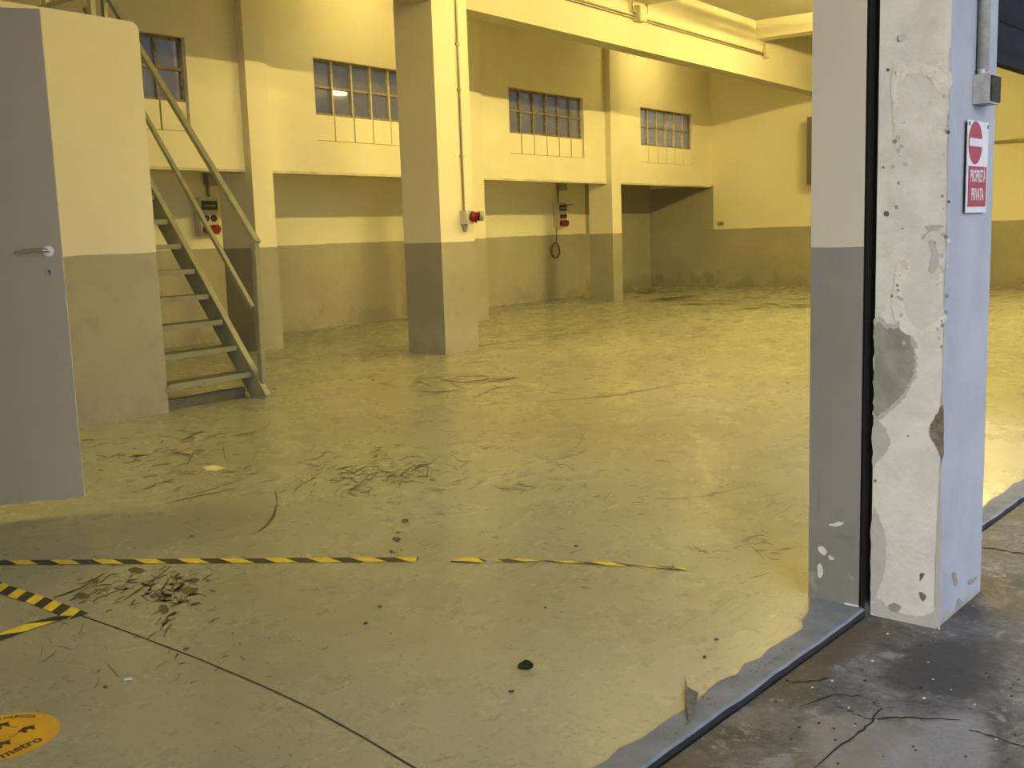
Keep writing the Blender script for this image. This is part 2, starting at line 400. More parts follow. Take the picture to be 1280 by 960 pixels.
crack([(1000, 884), (1040, 868), (1075, 870), (1100, 880)], 1.6)
for _ in range(60):      # grit
    x, y = rs.uniform(960, 1275), rs.uniform(775, 955)
    if y < 960-(x-815)*.7: continue
    n = 6; r = rs.uniform(.7, 2.4); mi = rs.choice((1, 1, 2))
    poly(bm, [fl(x+math.cos(k)*r*rs.uniform(.6, 1.3), y+math.sin(k)*r*.6, GZ+.0015) for k in [2*math.pi*i/n for i in range(n)]], mi, (0, 0, 1))
struct('ground', bm, [MGROUND, MCRACK, MPLNEW])
# kerb strips under the two gateways
def kerb(x0, x1, lab):
    bm = NB(); n = 44; A, B, D, E_ = [], [], [], []
    for i in range(n+1):
        x = x0+(x1-x0)*i/n; j = rs.uniform(-.012, .012)
        flare = .08*max(0, 1-(x1-x)/.3) if x1 < .2 else 0
        k = rs.uniform(-.004, .004)
        A.append(bm.verts.new(FL(x, .240+k, -.003))); B.append(bm.verts.new(FL(x, .247+k, .003))); D.append(bm.verts.new(FL(x, .338+j+flare, .004))); E_.append(bm.verts.new(FL(x, .242+k, -.15)))
    for i in range(n):
        for P, Q in ((E_, A), (A, B), (B, D)):
            f = bm.faces.new((P[i], P[i+1], Q[i+1], Q[i])); f.material_index = 2 if P is E_ else 0
    bmesh.ops.recalc_face_normals(bm, faces=bm.faces[:])
    for f in bm.faces: 
        if f.normal.z < -.2: f.normal_flip()
    if x1 < .2:
        q = [facq for facq in (fl(862, 880, .0105), fl(871, 878, .0105), fl(874, 866, .0105), fl(868, 884, .0105), fl(863, 905, .0105), fl(861, 903, .0105))]
        poly(bm, [fl(856, 838, .0105), fl(859, 858, .0105), fl(873, 866, .0105), fl(868, 890, .0105), fl(862, 905, .0105), fl(857, 878, .0105)], 1, (0, 0, 1))  # dark wedge-shaped mark on the kerb top
        for _ in range(46):
            x, y = rs.uniform(-1.3, -.5), rs.uniform(.26, .325); r = rs.uniform(.0015, .005)
            poly(bm, [FL(x+math.cos(t)*r*1.6, y+math.sin(t)*r, .0095) for t in [2*math.pi*i/6 for i in range(6)]], 1, (0, 0, 1))
    o = struct('kerb', bm, [MKERB, MKERBDARK, MCRACK], lab, 'kerb')
kerb(-3.3, -.012, 'smooth grey concrete kerb strip at the threshold left of the pillar')
kerb(.475, 3.6, 'grey concrete kerb strip right of the pillar')
# upper back wall with window openings
WZ0, WZ1, WZ2 = 2.592, 2.938, 3.632
WIN = [(5.72, 7.915), (9.884, 12.075), (14.12, 16.365), (18.42, 20.665)]
bm = NB(); xs = [XL]+[v for w in WIN for v in w]+[XE]
for i, (a, b) in enumerate(zip(xs, xs[1:])):
    if i % 2 == 0: box(bm, (a, YU, ZL), (b, YU+.22, ZC))
    else: box(bm, (a, YU, ZL), (b, YU+.22, WZ0)); box(bm, (a, YU, WZ2), (b, YU+.22, ZC))
bmesh.ops.remove_doubles(bm, verts=bm.verts[:], dist=1e-5)
struct('wall_back', bm, MUP)
bm = NB(); box(bm, (XL, YB, 0), (XE, YB+.2, 2.6)); box(bm, (XL, YU+.2, 2.42), (XE, YB+.05, 2.58))
struct('wall_recess', bm, MALC)
bm = NB(); box(bm, (XL, YU-.012, ZL-.03), (XE, YU+.225, ZL+.002)); struct('trim_1', bm, simple('recess lintel edge', (.62, .58, .44), .6, var=.2, scale=3))
# end wall; recess stretch is grey to the top
def endmat():
    mt = wall_mat('end wall paint two', grime=.55); return mt
bm = NB(); box(bm, (XE, -4, 0), (XE+.25, YU-.06, ZC)); box(bm, (XE, YU-.06, ZL), (XE+.25, YB+.2, ZC), 0); box(bm, (XE, YU-.06, 0), (XE+.25, YB+.2, ZL), 1)
MGREYW = wall_mat('bare grey recess wall', upper=LOW, grime=.6)
struct('wall_right', bm, [MEND, MGREYW])
bm = NB(); box(bm, (XL-.25, -4, 0), (XL, 12, ZC)); struct('wall_left', bm, MW)
bm = NB(); box(bm, (XL-.3, -2.5, ZC), (XE+.3, YU+.4, ZC+.2)); struct('ceiling', bm, MCEIL)
# girder along the hall and cross beams
YG, ZG = 7.58, 3.83
bm = NB(); box(bm, (XL, YG, ZG), (XE, YG+.27, ZC)); bevel(bm, .012, 1)
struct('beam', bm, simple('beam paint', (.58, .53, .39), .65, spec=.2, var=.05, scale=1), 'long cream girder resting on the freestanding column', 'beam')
for i, X in enumerate((1.15, 5.35, 9.45, 13.6, 17.78)):
    bm = NB(); box(bm, (X, -.2, 4.48), (X+.34, YG+.01, ZC)); bevel(bm, .01, 1)
    struct('beam', bm, MUP, None, None)
# freestanding column
bm = NB(); box(bm, (9.125, YG-.005, 0), (9.731, 8.12, ZC)); bevel(bm, .012, 2)
struct('column', bm, MCOL, 'freestanding two-tone column with a red plug socket on it', 'column')
for (a, b, y0, dp) in ((8.66, 8.985, YP, .62), (12.925, 13.235, YP, .62), (17.09, 17.425, YP, .5), (4.5, 4.82, YP, .6), (.4, .75, YP, .6)):
    bm = NB(); box(bm, (a, y0, 0), (b, y0+dp, ZC)); bevel(bm, .01, 1); struct('pilaster', bm, MCOL)
# ------------------------------------------------------------------ windows
def window(i, x0, x1):
    t = bpy.data.objects.new('window_%d' % i, None); C.objects.link(t); t.location = (x0, YU, WZ0); t['kind'] = 'structure'
    y = YU+.07; n = 6; w = (x1-x0)/n; zm = (WZ1+WZ2)/2
    bm = NB()
    box(bm, (x0, y, WZ0), (x1, y+.05, WZ0+.012))
    for a, b in ((WZ2-.035, WZ2),): box(bm, (x0, y, a), (x1, y+.05, b))
    for xx in (x0, x1-.03): box(bm, (xx, y, WZ0), (xx+.03, y+.05, WZ2))
    for z, hgt in ((WZ1, .035), (zm, .032)): box(bm, (x0, y-.008, z-hgt/2), (x1, y+.045, z+hgt/2))
    obj('window_frame', bm, MFRAME, t)
    bm = NB()
    for k in range(1, n): box(bm, (x0+w*k-.014, y-.02, WZ0+.005), (x0+w*k+.014, y+.035, WZ2-.01))
    if i >= 1: obj('glazing_bars', bm, MPUTTY if i in (2, 4) else MFRAME, t)
    bm = NB()
    for k in range(n):
        for z0, z1 in ((WZ1, zm), (zm, WZ2)):
            tw = rs.uniform(-.004, .004)
            P = [(x0+w*k+.004, y+.022+tw, z0+.004), (x0+w*(k+1)-.004, y+.022-tw, z0+.004), (x0+w*(k+1)-.004, y+.022-tw, z1-.004), (x0+w*k+.004, y+.022+tw, z1-.004)]
            prism(bm, [Vector(q) for q in P], (0, -1, 0), .004)
    obj('panes', bm, MGLASS, t)
    bm = NB()
    for k in range(n): box(bm, (x0+w*k+.012, y-.035+rs.uniform(0, .006), WZ0+.012), (x0+w*(k+1)-.012, y+.05, WZ1-.015))
    o = obj('sill_panels', bm, MUP, t); o['label'] = 'row of blanked-out panes painted cream'
for i, (a, b) in enumerate(WIN): window(i+1, a, b)
# ------------------------------------------------------------------ cabin with rounded top corner
XC = 5.18; YC = 7.215; ZK = 3.025
bm = NB()
ring = [Vector((1.2, YC, 0)), Vector((XC, YC, 0))]
for k in range(7):
    a = math.pi/2*k/6; ring.append(Vector((XC-.07+.07*math.cos(a), YC, ZK-.07+.07*math.sin(a))))
ring.append(Vector((1.2, YC, ZK)))
prism(bm, ring, (0, -1, 0), .14)
box(bm, (XC-.16, YC+.13, 0), (XC-.01, YU+.01, ZK-.15)); box(bm, (1.2, YC+.13, 0), (1.35, YU+.01, ZK-.15)); box(bm, (1.2, YC+.13, ZK-.16), (XC-.01, YU+.01, ZK-.04))
struct('wall_cabin', bm, MCAB, 'cream and grey office cabin wall with rounded corner beside the stairs', 'wall')
# door leaf off to the left, hung on an out-of-frame partition above a raised sill
hd = Vector((-.82, .57, 0)).normalized(); dn = Vector((-hd.y, hd.x, 0)); dn = -dn if dn.dot(Vector((-1, -1, 0))) < 0 else dn
DB = .10; K = (H-DB)/(H-.31); DT = H+(2.28-H)*K
DR = Vector((2.444, 4.027, 0))*K; DW = 1.0
def DP(u, v, z): return DR+hd*u+dn*v+Vector((0, 0, z))      # u from the free edge, v out of the face
root = bpy.data.objects.new('door_1', None); C.objects.link(root); root.location = DP(DW, 0, DB)
root['kind'] = 'structure'; root['label'] = 'plain grey door leaf with lever handle standing open at left edge'; root['category'] = 'door'
bm = NB(); box(bm, (0.003, -.045, DB+.003), (DW, 0, DT-.003), 0, DP); bevel(bm, .003, 1); obj('door_leaf', bm, MDOOR, root)
bm = NB(); box(bm, (0, -.044, DB), (.004, -.003, DT), 0, DP); box(bm, (0, -.044, DB-.004), (DW, -.003, DB+.002), 0, DP); obj('edge_strip', bm, MDOOREDGE, root)
def on_door(x, y):
    d = ray(x, y); t = DR.dot(dn)/d.dot(dn); P = d*t; q = Vector((P.x, P.y, 0))-DR
    return q.dot(hd), H+P.z
u0, z0 = on_door(61, 314); u1, z1 = on_door(19, 316)
bm = NB(); tube(bm, [DP(u0, 0, z0), DP(u0, .012, z0)], .026, 20)
h = obj('handle', bm, MCHROME, root); h['label'] = 'chrome lever handle with round rose'
bm = NB(); tube(bm, [DP(u0, .008, z0), DP(u0, .045, z0)], .009, 10)
pts = [DP(u0-.006, .045, z0+.002), DP(u0+.01, .05, z0+.004)]
for k in range(1, 9):
    s = k/8; pts.append(DP(u0+.01+(u1-u0-.01)*s, .05, z0+.005+.004*math.sin(math.pi*s)+(z1-z0-.004)*s*s))
tube(bm, pts, [.008, .0095]+[.009-.0035*k/8 for k in range(1, 9)], 10)
obj('lever', bm, MCHROME, h)
uk, zk = on_door(62, 340)
bm = NB(); tube(bm, [DP(uk, 0, zk), DP(uk, .006, zk)], .025, 20)
e = obj('keyhole_plate', bm, simple('escutcheon', (.40, .38, .33), .35, metal=.3), root)
bm = NB(); tube(bm, [DP(uk, .004, zk+.005), DP(uk, .0068, zk+.005)], .0055, 12); box(bm, (uk-.003, .004, zk-.012), (uk+.003, .0068, zk+.005), 0, DP); obj('keyhole', bm, MBLACK, e)
hp = DP(DW+.001, -.05, 0); P2 = Vector((XL+.01, 6.2, 0)); pd = (P2-hp).normalized(); pn = Vector((-pd.y, pd.x, 0))
bm = NB()
box(bm, (0.0, 0.0, 0), ((P2-hp).length, .12, 2.7), 0, lambda x, y, z: hp+pd*x+pn*y+Vector((0, 0, z)))
struct('wall_partition', bm, MCAB)
# ------------------------------------------------------------------ staircase
XS = 6.05; RIS, GO = .2225, .166
t = thing('staircase', 'steep grey steel open-tread staircase with handrail beside the cabin wall', 'staircase', (5.62, 7.2, 0))
Y0 = 7.187; NTR = 13
sl = Vector((0, GO, RIS)).normalized(); nr = Vector((0, -sl.z, sl.y))
for xs_, out, xo in ((XS-.02, 1, .0),):
    bm = NB()
    p0 = Vector((xs_, Y0+.01, RIS+.03)); top = p0+sl*((NTR-1)*math.hypot(GO, RIS)+.2); foot = Vector((xs_, p0.y-sl.y*(p0.z)/sl.z, 0))
    hw = .17
    a = foot+Vector((0, 0, .0)); 
    ringp = [foot+Vector((0, -.0, 0)), p0+nr*0, top, top-nr*-hw*-1, foot+Vector((0, hw/sl.z, 0))]
    ringp[3] = top-nr*hw
    prism(bm, ringp, (-1, 0, 0), .008)
    fx0 = xs_ if out > 0 else xs_-.05
    # top flange
    n2 = nr*.004
    vs = []
    c0 = foot+Vector((.025*out, 0, 0.0)); c1 = top+Vector((.025*out, 0, 0))
    bar(bm, c0+sl*.03, c1, .056, .008, nr)
    c2, c3 = foot+Vector((.025*out, hw/sl.z, 0)), top-nr*hw+Vector((.025*out, 0, 0)); bar(bm, c2+sl*.02, c3, .05, .008, nr)
    obj('stringer', bm, MSTEEL, t)
for k in range(NTR):
    bm = NB(); y = Y0+GO*k; z = RIS*(k+1)
    box(bm, (XC+.002, y, z-.044), (XS-.03, y+.006, z)); box(bm, (XC+.002, y+.2, z-.036), (XS-.03, y+.206, z)); 
    tr = obj('tread', bm, MSTEEL, t)
    bm = NB(); box(bm, (XC+.002, y+.005, z-.008), (XS-.03, y+.201, z-.001)); q = obj('tread_plate', bm, MSTEELD, tr); q['label'] = 'dark patterned tread plate'
bm = NB(); box(bm, (XC+.002, 7.28, 0), (XS-.03, 7.34, .085)); obj('base_bar', bm, MSTEELD, t)
bm = NB(); box(bm, (XS-.06, 6.99, 0), (XS+.06, 7.17, .012)); obj('foot_plate', bm, MSTEEL, t)
XH = XS+.025
def rtube(bm, p, q, w, h, upv, wall=.004):
    p, q = Vector(p), Vector(q); d = (q-p).normalized(); s = d.cross(Vector(upv)).normalized(); u = s.cross(d)
    def rg(o, kw, kh): return [bm.verts.new(o+s*a*kw/2+u*b*kh/2) for a, b in ((-1, -1), (1, -1), (1, 1), (-1, 1))]
    o0, o1, i0 = rg(p, w, h), rg(q, w, h), rg(p, w-2*wall, h-2*wall); i1 = rg(p+d*.06, w-2*wall, h-2*wall)
    for k in range(4):
        l = (k+1) % 4
        bm.faces.new((o0[k], o0[l], o1[l], o1[k])); bm.faces.new((o0[l], o0[k], i0[k], i0[l])); f = bm.faces.new((i0[l], i0[k], i1[k], i1[l])); f.material_index = 1
    f = bm.faces.new(i1); f.material_index = 1; bm.faces.new(o1[::-1])
bm = NB(); rtube(bm, (XH, 7.06, 1.325), (XH, 9.3, 4.13), .055, .035, (0, -1, .8)); bmesh.ops.recalc_face_normals(bm, faces=bm.faces[:]); o = obj('handrail', bm, [MSTEEL, MBLACK], t)
bm = NB(); bar(bm, (XH, 7.18, .775), (XH, 9.25, 3.55), .04, .03, (0, -1, .8)); obj('middle_rail', bm, MSTEEL, t)
bm = NB(); bar(bm, (XH, 7.115, .10), (XH, 7.09, 1.33), .045, .05, (0, 1, 0)); obj('post', bm, MSTEEL, t)
bm = NB(); bar(bm, (XH, 8.95, 2.40), (XH, 8.95, 3.66), .04, .045, (0, 1, 0)); obj('post', bm, MSTEEL, t)
# guard rail on the cabin roof
t = thing('guard_rail', 'grey steel guard rail on the cabin roof above the door', 'railing', (5.06, 8.2, ZK-.04))
zr = ZK-.04
for y in (7.62, 8.24, 9.2):
    bm = NB(); box(bm, (5.04, y-.025, zr), (5.08, y+.025, 4.0)); obj('post', bm, MSTEEL, t)
bm = NB(); bar(bm, (5.06, 7.55, 3.28), (5.06, 9.3, 3.28), .012, .03); obj('middle_rail', bm, MSTEEL, t)
bm = NB(); bar(bm, (5.06, 7.55, 4.0), (5.06, 9.3, 4.0), .05, .04); obj('top_rail', bm, MSTEEL, t)
# ------------------------------------------------------------------ sockets, boxes, conduits
def conduit(label, pts, r=.012, clips=(), group=None):
    P = [Vector(p) for p in pts]; bm = NB(); tube(bm, P, r, 10); o = obj('conduit', bm, MGALV, loc=P[0]); tag(o, label, 'conduit', group)
    for c in clips:
        bm = NB(); c = Vector(c); box(bm, c-Vector((.03, .012, .012)), c+Vector((.03, .012, .012)));
        for v in bm.verts: v.co -= P[0]
        k = obj('clip', bm, MGALV); k.parent = o
    return o
xk = 9.535; yk = YG-.018
conduit('thin vertical conduit down the freestanding column to the red socket', [(xk, yk, 1.6), (xk, yk, 3.9), (xk, yk, 4.6)], .013, [(xk, yk+.006, z) for z in (2.2, 2.93, 3.42, 3.95)])
t = thing('power_socket', 'white box with a red angled socket on the freestanding column', 'socket', (9.52, YG, 1.43))
bm = NB(); box(bm, (9.47, YG-.10, 1.45), (9.60, YG-.004, 1.60)); bevel(bm, .01, 2); obj('socket_box', bm, MWHITE, t)
bm = NB(); tube(bm, [(9.565, YG-.09, 1.535), (9.60, YG-.15, 1.52)], .058, 18); tube(bm, [(9.60, YG-.15, 1.52), (9.605, YG-.158, 1.518)], .066, 18); obj('red_socket', bm, MRED, t)
bm = NB(); tube(bm, [(9.62, YG-.16, 1.535), (9.66, YG-.19, 1.53)], .055, 14); obj('socket_cap', bm, MGREYP, t)
bm = NB(); prism(bm, [Vector(p) for p in ((9.50, YG-.03, 1.45), (9.59, YG-.03, 1.45), (9.56, YG-.03, 1.36), (9.53, YG-.03, 1.36))], (0, -1, 0), .025); obj('bracket', bm, MGREYP, t)
def panel(x0, x1, z0, z1, label, lid):
    y = YB; d = .13; t = thing('socket_panel', label, 'socket panel', ((x0+x1)/2, y, z0))
    bm = NB(); box(bm, (x0, y-d, z0), (x1, y-.002, z1)); bevel(bm, .012, 2); obj('panel_box', bm, MWHITE, t)
    w = x1-x0; hh = z1-z0
    bm = NB(); box(bm, (x0+w*.12, y-d-.012, z0+hh*.66), (x1-w*.05, y-d+.004, z0+hh*.9)); bevel(bm, .006, 1); br = obj('breaker_window', bm, MDARKP, t)
    bm = NB()
    for k in range(6): box(bm, (x0+w*(.2+.11*k), y-d-.02, z0+hh*.74), (x0+w*(.27+.11*k), y-d-.01, z0+hh*.80))
    obj('breaker_switches', bm, MGREYP, br)
    for k in (0, 1):
        xc = x0+w*(.3+.42*k)
        bm = NB(); tube(bm, [(xc, y-d+.01, z0+hh*.45), (xc, y-d-.02, z0+hh*.44)], w*.15, 14); obj('small_socket', bm, MDARKP, t)
        bm = NB(); tube(bm, [(xc, y-d+.01, z0+hh*.17), (xc+.0, y-d-.05, z0+hh*.15)], w*.19, 16); tube(bm, [(xc, y-d-.05, z0+hh*.15), (xc, y-d-.058, z0+hh*.147)], w*.215, 16); obj('red_socket', bm, MRED, t)
    if lid:
        bm = NB(); box(bm, (x0+w*.5, y-d-.14, z0+hh*.885), (x1+w*.12, y-d, z0+hh*.91)); obj('lid', bm, MDARKP, t)
    return t
panel(9.02, 9.32, 1.43, 1.93, 'socket panel with red sockets behind the staircase', False)
panel(17.56, 17.86, 1.40, 1.88, 'socket panel with open lid in the middle recess above the cable coil', True)
def jbox(label, a, b, mat=MGREYP, group=None):
    c = Vector(((a[0]+b[0])/2, b[1], a[2])); t = thing('junction_box', label, 'junction box', c, group)
    bm = NB(); box(bm, a, b); bevel(bm, .008, 1); obj('box_body', bm, mat, t)
    bm = NB(); q = .012; box(bm, (a[0]+q, a[1]-.008, a[2]+q), (b[0]-q, a[1]+.002, b[2]-q)); bevel(bm, .003, 1); obj('lid', bm, mat, t); return t
MJB = simple('beige box', (.50, .45, .32), .5)
jbox('grey junction box above the socket panel behind the staircase', (9.22, YB-.09, 2.09), (9.46, YB-.002, 2.28))
jbox('grey junction box above the socket panel with open lid', (17.68, YB-.09, 2.12), (17.95, YB-.002, 2.29))
conduit('dark conduit above the socket panel behind the staircase', [(9.27, YB-.02, 1.93), (9.27, YB-.02, 2.09)], .02)
conduit('dark conduit above the socket panel with open lid', [(17.72, YB-.02, 1.88), (17.72, YB-.02, 2.12)], .02)
bm = NB(); cx_, cz_ = 17.55, .95; pts = []
for k in range(97):
    a = 2*math.pi*k/32; r = .142+.006*math.sin(k*1.7); pts.append((cx_+r*math.cos(a), YB-.03-.008*(k/32), cz_+r*math.sin(a)))
tube(bm, pts, .010, 8); o = obj('cable_coil', bm, MCABLE, loc=(cx_, YB-.03, cz_)); tag(o, 'coil of dark cable hanging on the grey wall below a socket panel', 'cable')
bm = NB(); tube(bm, [(0.05, -.0, .14), (0.06, -.01, .3), (.07, -.01, .455)], .007, 8); k = obj('cable_tail', bm, MCABLE); k.parent = o
# girder conduit run
yb = YG-.03
conduit('upper thin conduit run along the girder face', [(9.9, yb, 4.272), (18.06, yb, 4.272)], .011)
conduit('lower thin conduit run along the girder face', [(9.9, yb, 4.238), (18.06, yb, 4.238)], .011)
jbox('beige junction box on the girder, in the middle of the conduit run', (13.52, YG-.11, 4.20), (13.72, YG+.003, 4.41), MJB)
jbox('small beige junction box at the far end of the conduit run', (18.06, YG-.08, 4.19), (18.18, YG+.003, 4.34), MJB)
conduit('short conduit from the far small box up to the cross beam', [(18.11, YG-.035, 4.34), (18.11, YG-.035, 4.5)], .012)
conduit('left short conduit rising from the middle box', [(13.52, YG-.05, 4.32), (13.44, YG-.05, 4.33), (13.42, YG-.05, 4.40), (13.42, YG-.05, 4.75)], .014)
conduit('right short conduit rising from the middle box', [(13.72, YG-.07, 4.30), (13.78, YG-.07, 4.31), (13.80, YG-.07, 4.36), (13.80, YG-.07, 4.47)], .018)
# cabinet and pipes on the end wall
t = thing('electrical_cabinet', 'tall grey cabinet on the far wall, partly behind the pillar', 'cabinet', (XE, 7.6, 2.08))
bm = NB(); box(bm, (XE-.34, 7.1, 2.08), (XE-.003, 7.93, 3.42)); bevel(bm, .03, 2); obj('cabinet_body', bm, MCAB2, t)
bm = NB(); box(bm, (XE-.36, 7.15, 2.14), (XE-.335, 7.88, 3.36)); bevel(bm, .01, 1); obj('cabinet_door', bm, MCAB2, t)
bm = NB(); tube(bm, [(XE-.2, 7.72, 2.0), (XE-.2, 7.72, 2.079)], .05, 12); obj('cable_gland', bm, MDARKP, t)
conduit('thin conduit above the cabinet on the far wall', [(XE-.05, 7.84, 3.42), (XE-.05, 7.84, 3.9)], .018)
conduit('thin conduit below the cabinet on the far wall', [(XE-.05, 7.74, .05), (XE-.05, 7.74, 2.078)], .018)
conduit('horizontal pipe along the far wall, right of the pillar', [(XE-.04, .6, 2.69), (XE-.04, 5.2, 2.69)], .03)
bm = NB(); o1 = aty(900, 279, 10.0); P = Vector((XE, atx(902, 279, XE).y, atx(902, 279, XE).z)); box(bm, P-Vector((.08, .05, .03)), P+Vector((0.001, .05, .03))); bevel(bm, .008, 1)
o = obj('wall_hook', bm, MFRAME, loc=P); tag(o, 'small bracket on the far wall just above the grey paint', 'bracket')
# ------------------------------------------------------------------ street front: pillar, gateways, wall above
def decal(bm, pts, mi, nrm, fn, jit=.004, sub=7):
    P = [fn(x, y) for x, y in pts]; out = []
    n = len(P)
    for i in range(n):
        a, b, c_, d = P[(i-1) % n], P[i], P[(i+1) % n], P[(i+2) % n]
        for k in range(sub):
            s = k/sub
            q = .5*((2*b)+(c_-a)*s+(2*a-5*b+4*c_-d)*s*s+(3*b-a-3*c_+d)*s**3)
            q = q+Vector((0, 0, rs.uniform(-jit, jit)))+uy*(rs.uniform(-jit, jit) if abs(nrm.dot(ux)) > .5 else 0)+ux*(rs.uniform(-jit, jit) if abs(nrm.dot(uy)) > .5 else 0)
            out.append(q)
    poly(bm, out, mi, nrm)
PZ = 5.0
bm = NB()
box(bm, (0, 0, -.1), (.462, .226, PZ), 0, FL)
bevel(bm, .010, 2)
for f in bm.faces:
    f.normal_update(); f.material_index = 0
    if f.normal.dot(-uy) > .55: f.material_index = 1
box(bm, (.03, .226, -.1), (.432, .266, PZ), 2, FL)
nb = len(bm.faces)
bx = box(bm, (-.004, .267, -.05), (.462, .456, PZ), 3, FL)
for f in bx:
    f.normal_update()
    if f.normal.dot(-uy) > .5: f.material_index = 2
W = lambda e: (lambda x, y: facx(x, y, -e))
N0 = -ux
decal(bm, [(1094, 405), (1110, 411), (1126, 411), (1137, 419), (1139, 428), (1143, 448), (1141, 466), (1135, 482), (1127, 495), (1117, 504), (1106, 512), (1093, 520), (1093, 460)], 4, N0, W(.0012))
decal(bm, [(1093, 398), (1112, 405), (1130, 407), (1142, 416), (1147, 446), (1145, 468), (1138, 487), (1128, 501), (1112, 515), (1093, 524), (1093, 460)], 5, N0, W(.0008), .006)
decal(bm, [(1096, 418), (1108, 414), (1124, 416), (1128, 432), (1126, 455), (1117, 475), (1106, 480), (1096, 470)], 4, N0, W(.0018))
decal(bm, [(1092, 522), (1100, 528), (1109, 540), (1113, 553), (1106, 567), (1098, 576), (1091, 580)], 5, N0, W(.0012))
decal(bm, [(1090, 640), (1102, 652), (1107, 680), (1104, 720), (1096, 742), (1089, 745)], 5, N0, W(.0012))
decal(bm, [(1116, 84), (1130, 81), (1150, 79), (1166, 82), (1176, 79), (1188, 88), (1187, 110), (1172, 114), (1164, 100), (1148, 92), (1134, 94), (1124, 108), (1122, 150), (1117, 165)], 6, N0, W(.0014))
decal(bm, [(1121, 330), (1131, 325), (1138, 327), (1134, 345), (1128, 352), (1127, 370), (1136, 400), (1150, 410), (1168, 404), (1180, 392), (1182, 400), (1166, 416), (1150, 421), (1134, 418), (1122, 405), (1114, 380), (1119, 352)], 6, N0, W(.0014))
decal(bm, [(1113, 210), (1128, 206), (1150, 201), (1176, 204), (1178, 240), (1160, 280), (1140, 284), (1120, 276), (1112, 250)], 7, N0, W(.0010), .006)
decal(bm, [(1162, 300), (1170, 308), (1174, 325), (1168, 342), (1160, 336), (1164, 318)], 5, N0, W(.0016))
decal(bm, [(1155, 283), (1176, 281), (1178, 286), (1162, 290), (1154, 299), (1152, 296), (1160, 288)], 5, N0, W(.0018), .001)
decal(bm, [(1179, 508), (1172, 516), (1163, 533), (1162, 544), (1170, 557), (1176, 572), (1177, 582), (1179.5, 560)], 8, N0, W(.0016), .002)
decal(bm, [(1174, 600), (1172, 650), (1170, 700), (1168, 750), (1171, 782), (1175, 783), (1175.5, 720), (1176.5, 640)], 5, N0, W(.0014), .002)
decal(bm, [(1111, 756), (1120, 754), (1126, 759), (1122, 765), (1113, 763)], 4, N0, W(.0014), .002)
decal(bm, [(1149, 741), (1154, 741), (1158, 746), (1153, 751)], 8, N0, W(.0016), .001)
decal(bm, [(1150, 718), (1154, 716), (1156, 718), (1152, 724), (1150, 727)], 8, N0, W(.0016), .001)
decal(bm, [(1095, 748), (1110, 757), (1130, 768), (1155, 770), (1170, 765), (1170, 786), (1130, 777), (1092, 768)], 5, N0, W(.0010), .004)
for x, y, r in ((1110, 87, 1.6), (1104, 209, 1.2), (1135, 545, .8), (1185, 165, 2), (1094, 601, 1.4), (1178, 245, 1.4), (1108, 267, 2.5), (1186, 252, 1.4)):
    decal(bm, [(x-r, y-r), (x+r, y-r), (x+r, y+r*1.2), (x-r, y+r)], 8, N0, W(.0016), .0005)
tube(bm, [facx(1127.5, 47, -.001), facx(1127.5, 47, -.004)], .012, 14, 5)
edge_l, edge_r = [], []
for i in range(60):
    t = i/59; y = 60+722*t; x = 1188.3-16.5*t
    edge_r.append((x+.4, y)); edge_l.append((x-rs.uniform(.3, 2.4)*(1 if y > 380 else .6), y))
decal(bm, edge_l+edge_r[::-1], 5, N0, W(.0013), .0008, 1)
for _ in range(70):
    side = rs.random() < .5
    x = rs.gauss(1124, 4) if side else rs.gauss(1180, 4); y = rs.uniform(285, 440) if rs.random() < .75 else rs.uniform(90, 285)
    x -= (y-300)*.012; r = rs.uniform(.8, 2.6)
    decal(bm, [(x-r, y-r*.6), (x+r*.7, y-r), (x+r, y+r*.8), (x-r*.4, y+r*1.1)], rs.choice((5, 5, 6, 6, 4)), N0, W(.0019), .0008, 2)
# wear low on the street face
Wy = lambda e: (lambda x, y: facy(x, y, -e))
decal(bm, [(1171, 785), (1190, 770), (1222, 744), (1222, 738), (1214, 741), (1205, 752), (1198, 751), (1192, 764), (1183, 763), (1177, 774)], 4, -uy, Wy(.0010), .003)
decal(bm, [(1190, 718), (1194, 716), (1197, 728), (1194, 732)], 9, -uy, Wy(.0012), .001)
decal(bm, [(1196, 752), (1200, 748), (1203, 756), (1199, 762)], 9, -uy, Wy(.0012), .001)
decal(bm, [(1210, 727), (1216, 723), (1221, 721), (1221, 724), (1213, 731)], 9, -uy, Wy(.0012), .001)
# peeling patches on the hall side
Wi = lambda e: (lambda x, y: facx(x, y, -.004-e))
for pts, mi in (([(1023, 683), (1030, 684), (1034, 690), (1030, 694), (1024, 690)], 6), ([(1036, 656), (1046, 653), (1054, 652), (1053, 656), (1042, 658)], 6), ([(1022, 706), (1026, 705), (1029, 714), (1026, 722), (1022, 720)], 6), ([(1036, 694), (1042, 697), (1042, 700), (1037, 699)], 6),
                ([(1045, 668), (1060, 670), (1070, 668), (1068, 676), (1052, 676)], 9), ([(1022, 600), (1024, 610), (1025, 628), (1022, 640)], 9)):
    decal(bm, pts, mi, N0, Wi(.0012), .002)
MPAINT = wall_mat('gate pillar paint', upper=(.60, .56, .47), lower=(.27, .262, .24), line=1.262, grime=.25)
struct('pillar', bm, [MPL, MFRONT, MBLACK, MPAINT, MDAMP, MDAMP2, MPLNEW, MPL, MBARE, simple('chalky grey', (.22, .21, .19), .8)],
       'worn white plaster gate pillar with peeling patches and damp stains', 'pillar')
